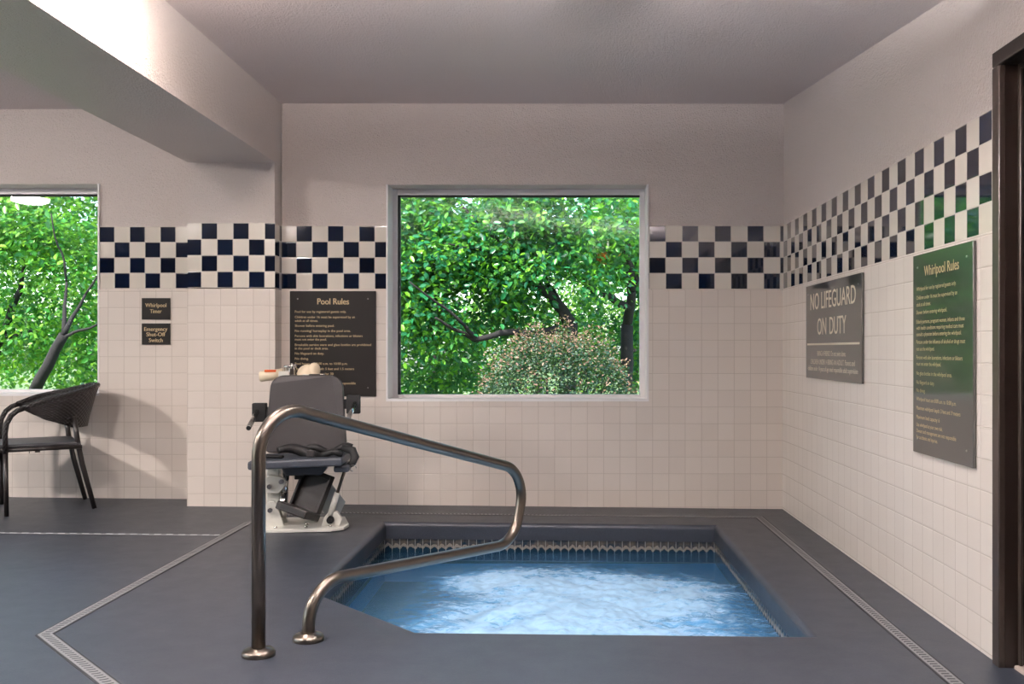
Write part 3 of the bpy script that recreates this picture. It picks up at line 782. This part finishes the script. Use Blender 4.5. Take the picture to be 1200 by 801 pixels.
    mb.tube(pts, [.018+.014*math.sin(PI*min(1, k/9)) for k in range(15)], 12, flat=((0, 0, 1), 1.0))
    pts2 = [(.02+.27*k/10, -.09-.03*math.sin(k/2), .47+.018*math.sin(k*.9)+.012) for k in range(11)]; mb.tube(pts2, .02, 10)
    pts3 = [(.24, -.10, .49), (.30, -.13, .475), (.315, -.15, .44), (.30, -.16, .40), (.265, -.17, .385)]; mb.tube(pts3, [.02, .026, .026, .022, .014], 12)
    mb.tube([(-.28, -.16, .45), (-.2, -.18, .455), (-.1, -.2, .45)], [.012, .02, .02], 10, flat=((0, 0, 1), .5))
    belt = K(mb, 'lap_belt', M['black'])
    mb = MB(); mb.box((.04, -.235, .452), (.09, -.215, .49), bev=.004); mb.build('buckle', M['lift_grey'], belt)
    mb = MB(); ang = [PI*1.5*k/10 for k in range(11)]; mb.tube([(.305+.02*math.cos(a), -.18, .375+.018*math.sin(a)) for a in ang], .0025, 6); K(mb, 'hook', M['chrome'])
    # motor on top, behind the backrest
    mb = MB(); mb.cyl((-.30, .19, .915), (-.16, .19, .935), .033, seg=24); mb.cyl((-.304, .19, .9145), (-.298, .19, .915), .028, seg=24); mo = K(mb, 'motor', M['lift_beige'])
    mb = MB(); mb.box((-.27, .158, .945), (-.20, .20, .9585)); mb.build('warning_label', M['orange'], mo, )['label'] = 'orange warning sticker'
    mb = MB(); mb.box((-.185, .155, .87), (-.12, .235, .95), bev=.006); K(mb, 'gearbox', M['lift_white'])
    mb = MB(); mb.box((-.12, .16, .86), (-.085, .23, .975), bev=.006); mb.cyl((-.15, .17, .975), (-.075, .17, .985), .012); mb.cyl((-.14, .19, .95), (-.14, .19, .985), .014); mb.cyl((-.10, .15, .965), (-.10, .15, 1.0), .008); K(mb, 'clamp', M['chrome'])
    mb = MB(); mb.sph((-.005, .19, .93), .072, (.98, .35, .86), 28, 16); mb.sph((.032, .185, .958), .05, (.75, .5, .9), 24, 14); mb.box((-.075, .165, .86), (.07, .215, .93), bev=.02); K(mb, 'hand_knob', M['lift_beige'])
    mb = MB(); mb.box((.0, .10, .895), (.085, .15, .922), bev=.003); rb = K(mb, 'release_block', M['lift_white'])
    mb = MB(); mb.box((.01, .095, .92), (.075, .15, .932), bev=.003); mb.build('release_lever', M['black'], rb)
    mb = MB(); mb.box((.08, .10, .90), (.105, .15, .934), bev=.003); mb.build('end_plate', M['chrome'], rb)
    return t
pool_lift((-1.575, 5.93, zf(-1.575)), math.radians(7))

# ------------------------------------------------------------------ outside: lawn, shrub and trees
mb = MB(); mb.box((-60, -30, -1.2), (40, 70, -.35)); tag(mb.build('lawn', M['grass']), kind='structure')
mb = MB(); mb.box((-45, -24, -.34), (XL-.25, YB+.2, -.12)); tag(mb.build('bounce_slab', simple('pale_bounce_paving', (186, 184, 180), .8, 0, .2, 40)), kind='structure')  # added unseen pale slab that bounces sunlight up to the ceiling
def leaves(name, C, N, size, mat, parent, up=.55, wid=.30):
    """C: n x 3 leaf bases; N: n x 3 outward directions"""
    n = len(C); d = RNG.normal(size=(n, 3)); d[:, 2] *= .55; d += N*.55; d[:, 2] -= .25
    d /= np.linalg.norm(d, axis=1)[:, None]
    nn = RNG.normal(size=(n, 3))*.55+N*.45; nn[:, 2] += up
    nn -= d*(nn*d).sum(1)[:, None]; nn /= np.linalg.norm(nn, axis=1)[:, None]
    sd = np.cross(d, nn); L = size*RNG.uniform(.65, 1.25, n)[:, None]; Wd = L*wid*2*.5
    P = np.stack([C, C+d*L*.28-sd*Wd*.85+nn*L*.06, C+d*L*.64-sd*Wd*.8+nn*L*.05, C+d*L-nn*L*.10, C+d*L*.64+sd*Wd*.8+nn*L*.05, C+d*L*.28+sd*Wd*.85+nn*L*.06], 1).reshape(-1, 3)
    me = bpy.data.meshes.new(name); me.vertices.add(n*6); me.vertices.foreach_set('co', P.astype(np.float32).ravel())
    base = (np.arange(n)*6)[:, None]; idx = np.concatenate([base+np.array([0, 3, 2, 1]), base+np.array([0, 5, 4, 3])], 1).reshape(-1)
    me.loops.add(n*8); me.loops.foreach_set('vertex_index', idx.astype(np.int32))
    me.polygons.add(n*2); me.polygons.foreach_set('loop_start', (np.arange(n*2)*4).astype(np.int32)); me.polygons.foreach_set('loop_total', np.full(n*2, 4, np.int32))
    me.polygons.foreach_set('use_smooth', np.ones(n*2, bool))
    me.update(calc_edges=True); me.materials.append(mat)
    o = bpy.data.objects.new(name, me); COL.objects.link(o); o.parent = parent
    return o
def crown_points(blobs, n_twigs, per, spread, shell=.45, clump=None):
    """leaf bases in sprays around twig tips inside ellipsoids (centre, radii)"""
    vol = np.array([r[0]*r[1]*r[2] for c, r in blobs])**.75; pk = RNG.choice(len(blobs), n_twigs, p=vol/vol.sum())
    c = np.array([blobs[k][0] for k in pk]); r = np.array([blobs[k][1] for k in pk])
    d = RNG.normal(size=(n_twigs, 3)); d /= np.linalg.norm(d, axis=1)[:, None]
    rad = (shell+(1-shell)*RNG.random(n_twigs)**.7)[:, None]
    tips = c+d*r*rad
    if clump is not None:                  # twigs gather in clumps with open gaps between
        keep = np.array([noise.noise(Vector((q[0], q[1]*.35, q[2]))*clump[0]+Vector((7.3, 1.1, 4.2))) < clump[1] for q in tips]); tips, d = tips[keep], d[keep]
    C = np.repeat(tips, per, 0)+RNG.normal(size=(len(tips)*per, 3))*spread*np.array([1, 1, .6]); N = np.repeat(d, per, 0)
    return C, N
def branch(mb, p0, p1, r0, r1, wob=.12, n=7):
    p0, p1 = Vector(p0), Vector(p1); pts = []; L = (p1-p0).length
    for k in range(n+1):
        q = k/n; pts.append(p0.lerp(p1, q)+Vector(noise.noise_vector(p0*3.1+Vector((q*2.3, 0, 0))))*wob*L*.5*math.sin(PI*q))
    mb.tube(pts, [r0+(r1-r0)*k/n for k in range(n+1)], 8)
    return pts
def tree(name, base, blobs, limbs, leafmat, ntw, per, spread, size, label, group=None, shell=.45, wid=.3, clump=(1.5, .22)):
    t = empty(name, base, label=label, cat='tree', group=group)
    mb = MB(); b = Vector(base)
    for p0, p1, r0, r1 in limbs: branch(mb, Vector(p0)-b, Vector(p1)-b, r0, r1)
    mb.build('trunk', M['bark'], t)
    C, N = crown_points([(np.array(c)-np.array(base), np.array(r)) for c, r in blobs], ntw, per, spread, shell, clump)
    leaves('foliage', C, N, size, leafmat, t, wid=wid)
    return t
GZ = -.35
# the big tree filling the window, trunk behind the shrub
T1 = (.08, 11.8, GZ)
p = lambda px, py, Z: tuple(pt(px, py, Z))
t1 = tree('garden_tree', T1, [(p(560, 285, 11.6), (1.5, .9, 1.0)), (p(640, 270, 11.2), (1.4, .9, .9)), (p(500, 330, 11.4), (1.0, .9, 1.1)), (p(590, 340, 11.9), (1.3, .7, .6)), (p(660, 225, 11.8), (2.0, 1.0, .75)), (p(470, 235, 11.8), (1.4, 1.1, .75)), (p(540, 375, 11.8), (.8, .6, .45)), (p(430, 330, 11.6), (1.0, 1.0, 1.3)), (p(505, 425, 12.6), (1.0, .7, .55)), (p(560, 420, 13.2), (.8, .6, .5))],
   [(T1, p(668, 378, 11.6), .12, .095), (p(668, 378, 11.6), p(648, 350, 11.5), .085, .07), (p(648, 350, 11.5), p(600, 300, 11.2), .065, .04), (p(600, 300, 11.2), p(540, 240, 11.0), .04, .015),
    (p(664, 372, 11.6), p(640, 330, 11.8), .06, .03), (p(640, 330, 11.8), p(620, 240, 11.4), .035, .012), (p(655, 385, 11.5), p(556, 398, 10.8), .05, .03), (p(556, 398, 10.8), p(510, 372, 10.5), .028, .012), (p(556, 396, 10.8), p(545, 382, 10.6), .03, .02), (p(545, 382, 10.6), p(480, 330, 10.2), .02, .008), (p(600, 300, 11.2), p(520, 285, 10.6), .02, .008)],
   M['leaf_green'], 4600, 12, .13, .082, 'leafy green tree with a forked dark trunk behind the shrub', None, .3)
T2 = (.87, 12.8, GZ)
tree('garden_tree', T2, [(p(735, 260, 13.4), (1.0, .9, .9)), (p(745, 340, 13.4), (.8, .8, .8)), (p(690, 300, 13.9), (.8, .6, .7)), (p(800, 260, 13.6), (1.3, 1.2, 1.3)), (p(735, 400, 13.8), (.9, .7, .6))],
   [(T2, p(735, 380, 12.7), .1, .08), (p(735, 380, 12.7), p(740, 340, 12.4), .07, .06), (p(740, 340, 12.4), p(735, 250, 12.1), .06, .05), (p(735, 250, 12.1), p(715, 190, 12.1), .06, .04), (p(738, 360, 12.5), p(690, 335, 12.2), .05, .045), (p(690, 335, 12.2), p(672, 318, 12.1), .05, .045), (p(672, 318, 12.1), p(664, 280, 12.1), .03, .01), (p(740, 340, 12.4), p(780, 270, 12.2), .035, .015), (p(690, 335, 12.2), p(700, 352, 12.2), .03, .02)],
   M['leaf_green'], 2000, 12, .14, .084, 'leafy tree with a dark upright trunk at the right side of the main window', None, .45)
# slender trees seen in the left window
T3 = (-6.4, 11.2, GZ)
tree('garden_tree', T3, [(p(60, 270, 12), (1.2, 1.0, .9)), (p(20, 330, 12.2), (1.2, 1.0, 1.0)), (p(100, 340, 12), (.9, .9, 1.0)), (p(60, 400, 12.6), (1.3, .9, .6)), (p(30, 235, 12), (1.6, 1.1, .75)), (p(-60, 300, 12.4), (1.4, 1.2, 1.5))],
   [(T3, p(42, 455, 11.0), 0.094, 0.072), (p(42, 455, 11.0), p(75, 392, 10.9), 0.065, 0.054), (p(75, 392, 10.9), p(100, 345, 11.0), 0.032, 0.014), (p(75, 392, 10.9), p(78, 330, 11.1), 0.029, 0.013), (p(75, 395, 10.9), p(118, 378, 10.8), 0.022, 0.009), (p(78, 330, 11.1), p(60, 250, 11.0), 0.014, 0.007), (p(100, 345, 11.0), p(130, 300, 11.0), 0.014, 0.007)],
   M['leaf_light'], 1450, 11, .13, .085, 'light green tree with a leaning trunk in the left window', None, .2)
T4 = (-7.2, 12.1, GZ)
tree('garden_tree', T4, [(p(10, 260, 13.2), (1.4, .9, 1.0)), (p(80, 230, 13.4), (1.4, .8, .9)), (p(15, 380, 13.4), (1.0, .8, .8)), (p(110, 400, 13.8), (.9, .8, .8))],
   [(T4, p(-5, 410, 12.4), 0.086, 0.065), (p(-5, 410, 12.4), p(24, 340, 12.2), 0.054, 0.036), (p(24, 340, 12.2), p(32, 280, 12.0), 0.029, 0.014), (p(0, 395, 12.3), p(45, 387, 12.1), 0.029, 0.011), (p(30, 300, 12.0), p(55, 258, 11.8), 0.029, 0.018), (p(30, 276, 12.0), p(4, 262, 12.0), 0.014, 0.007)],
   M['leaf_light'], 1000, 11, .14, .09, 'light green tree with thin slanting limbs at the far left of the left window', None, .25)
# trees further back
for k, (bx, by, h, rx) in enumerate(((-2.6, 19.5, 2.4, 2.3), (1.5, 20.5, 2.5, 2.4), (-9.2, 20.0, 2.5, 2.5), (-12.9, 21.0, 2.6, 2.6), (-5.9, 21.5, 2.4, 2.2), (4.8, 21.0, 2.5, 2.5), (-.6, 24.5, 2.6, 2.6), (-11.0, 25.0, 2.8, 2.8))):
    tree('background_tree', (bx, by, GZ), [((bx, by, 1.9), (rx*.8, 1.3, 1.9)), ((bx+.6, by-.3, h+.1), (rx*.6, 1.2, 1.1)), ((bx-.9, by, h-.1), (rx*.5, 1.1, 1.0)), ((bx-.3, by-.2, .7), (rx*.9, 1, .9))],
         [((bx, by, GZ), (bx+.1, by, 1.6), .13, .09), ((bx+.1, by, 1.6), (bx+.6, by-.3, h+.9), .07, .02), ((bx+.1, by, 1.4), (bx-.9, by, h+.5), .06, .02)],
         M['leaf_far'], 560, 12, .22, .12, 'yellow green tree standing farther back in the garden behind the window trees', 'background trees', .5, clump=(1.1, .12))
# clipped shrub below the main window
SH = (p(653, 470, 9.9)[0], 9.9, GZ)
sh = empty('round_shrub', SH, label='rounded grey green shrub with pinkish shoot tips outside the main window', cat='shrub')
RS = np.array([.93, .80, 1.62]); n = 26000
d = RNG.normal(size=(n, 3)); d[:, 2] = np.abs(d[:, 2]); d /= np.linalg.norm(d, axis=1)[:, None]
sup = (np.abs(d)**2.6).sum(1)**(-1/2.6); bump = 1+.06*np.sin(d[:, 0]*9+1)*np.sin(d[:, 1]*8)+.035*np.sin(d[:, 0]*23)*np.cos(d[:, 2]*19)
C = d*RS*(sup*bump*RNG.uniform(.80, 1.0, n))[:, None]
leaves('foliage', C, d, .034, M['leaf_shrub'], sh, .4, .32)
n = 2900; d2 = RNG.normal(size=(n, 3)); d2[:, 2] = np.abs(d2[:, 2])*1.0+.95; d2 /= np.linalg.norm(d2, axis=1)[:, None]
sup = (np.abs(d2)**2.6).sum(1)**(-1/2.6); bump = 1+.06*np.sin(d2[:, 0]*9+1)*np.sin(d2[:, 1]*8)+.035*np.sin(d2[:, 0]*23)*np.cos(d2[:, 2]*19)
C = d2*RS*(sup*bump*RNG.uniform(.94, 1.05, n))[:, None]
leaves('shoot_tips', C, d2, .034, M['leaf_pink'], sh, .4, .28)['label'] = 'pinkish new shoots'
mb = MB()
for k in range(7): a = k*.9; branch(mb, (.05*math.cos(a), .05*math.sin(a), 0), (.5*math.cos(a), .45*math.sin(a), 1.15), .025, .008)
mb.build('stem', M['bark'], sh)
# a spray of orange leaves hanging in the right hand tree
C = np.array([pt(700+RNG.normal()*9, 300+RNG.normal()*4, 12.6)[:] for _ in range(60)])
rl = bpy.data.objects.get('garden_tree.001')
o = leaves('autumn_leaves', C-np.array(T2), np.tile([0, -.5, .3], (60, 1)), .10, M['leaf_red'], rl); o['label'] = 'spray of orange leaves'

# ------------------------------------------------------------------ light
w = bpy.data.worlds.new('sky'); SC.world = w; w.use_nodes = True; nt = w.node_tree; nt.nodes.clear()
sky = nt.nodes.new('ShaderNodeTexSky'); sky.sky_type = 'NISHITA'; sky.sun_disc = False
sky.sun_elevation = math.radians(50); sky.sun_rotation = math.radians(200); sky.dust_density = 2.0
bg = nt.nodes.new('ShaderNodeBackground'); bg.inputs[1].default_value = .75
ow = nt.nodes.new('ShaderNodeOutputWorld'); nt.links.new(sky.outputs[0], bg.inputs[0]); nt.links.new(bg.outputs[0], ow.inputs[0])
def light(name, typ, loc, energy, color=(1, 1, 1), rot=None, **kw):
    l = bpy.data.lights.new(name, typ); l.energy = energy; l.color = color
    for k, v in kw.items(): setattr(l, k, v)
    o = bpy.data.objects.new(name, l); COL.objects.link(o); o.location = loc
    if rot: o.rotation_euler = rot
    return o
s = light('sun', 'SUN', (0, 0, 20), 12.0, (1, .95, .86), angle=math.radians(.6))
s.rotation_euler = Vector((.35, .62, -.95)).to_track_quat('-Z', 'Y').to_euler()
def ceiling_light(x, y, power, label, color=(1, .915, .865, 1), deep=1.0):
    """a dome whose white diffuser is the light source itself"""
    z = ceil_z(x, y) if x > XC else HC
    t = empty('ceiling_light', (x, y, z), label=label, cat='ceiling light')
    mb = MB(); mb.lathe([(.215, .01), (.215, -.02), (.205, -.028)], (0, 0, 0), 40); mb.build('trim_ring', M['lift_white'], t)
    mb = MB(); mb.lathe([(.195, -.022), (.195, -.022-.038*deep), (.18, -.022-.073*deep), (.14, -.022-.103*deep), (.08, -.022-.118*deep), (.02, -.022-.123*deep)], (0, 0, 0), 32); mb.build('dome', emis('lamp_diffuser', color, power), t)
    return t
ceiling_light(-6.0, 3.45, 540, 'white dome ceiling light in the left hall reflected in the left window', deep=.5)
ceiling_light(-4.6, 1.6, 70, 'added white dome fill light in the hall left of the camera')  # dome added out of view to even out the wall light
ceiling_light(-1.70, 4.02, 105, 'white dome ceiling light close to the beam', (1, .86, .78, 1), .6)
ceiling_light(-3.1, 2.0, 215, 'added white dome fill light in the hall beside the camera')  # another added dome, general fill for the room
def fill_can(x, y, power, label, color=(1, .96, .95, 1)):  # added cool fill outside the frame, brightens the right wall and tiles
    """an added short white can on the ceiling; its lamp sits up inside the shade"""
    z = ceil_z(x, y) if x > XC else HC
    t = empty('fill_can', (x, y, z), label=label, cat='ceiling light')
    mb = MB(); mb.lathe([(.095, -.028), (.105, .03), (.115, .03), (.115, -.115), (.108, -.115), (.100, -.028)], (0, 0, 0), 36); mb.build('shade', M['lift_white'], t)
    mb = MB(); mb.lathe([(.09, -.030), (.085, -.038), (.02, -.040)], (0, 0, 0), 28); mb.build('lens', emis('fill_can_lamp', color, power), t)
    return t
fill_can(.35, 3.65, 330, 'added short white can fill light above the whirlpool')
fill_can(-.85, 2.1, 480, 'added short white can fill light above the handrail')
fill_can(.45, 1.3, 600, 'added short white can fill light between the door and the camera')
fill_can(-.3, -.6, 900, 'added short white can fill light behind the camera')
def uplight(x, y, power, label, color=(1, .945, .945, 1)):  # added fill outside the frame, lifts the upper walls and ceiling
    """an added opaque white bowl on a stem that throws its light up at the ceiling"""
    z = ceil_z(x, y) if x > XC else HC
    t = empty('fill_bowl', (x, y, z), label=label, cat='ceiling light')
    mb = MB(); mb.lathe([(.02, -.355), (.10, -.345), (.16, -.315), (.185, -.27), (.178, -.27), (.15, -.308), (.09, -.335), (.02, -.342)], (0, 0, 0), 40); mb.build('bowl', M['lift_white'], t)
    mb = MB(); mb.lathe([(.165, -.286), (.165, -.283), (.02, -.282)], (0, 0, 0), 32); mb.build('lens', emis('fill_bowl_lamp', color, power), t)
    mb = MB(); mb.cyl((0, 0, -.285), (0, 0, -.002), .012); mb.cyl((0, 0, -.03), (0, 0, -.002), .06); mb.build('stem', M['lift_white'], t)
    return t
uplight(-.55, 2.75, 800, 'added white fill bowl uplight hanging above the handrail')
uplight(.55, 2.6, 850, 'added white fill bowl uplight hanging between the whirlpool and the door')
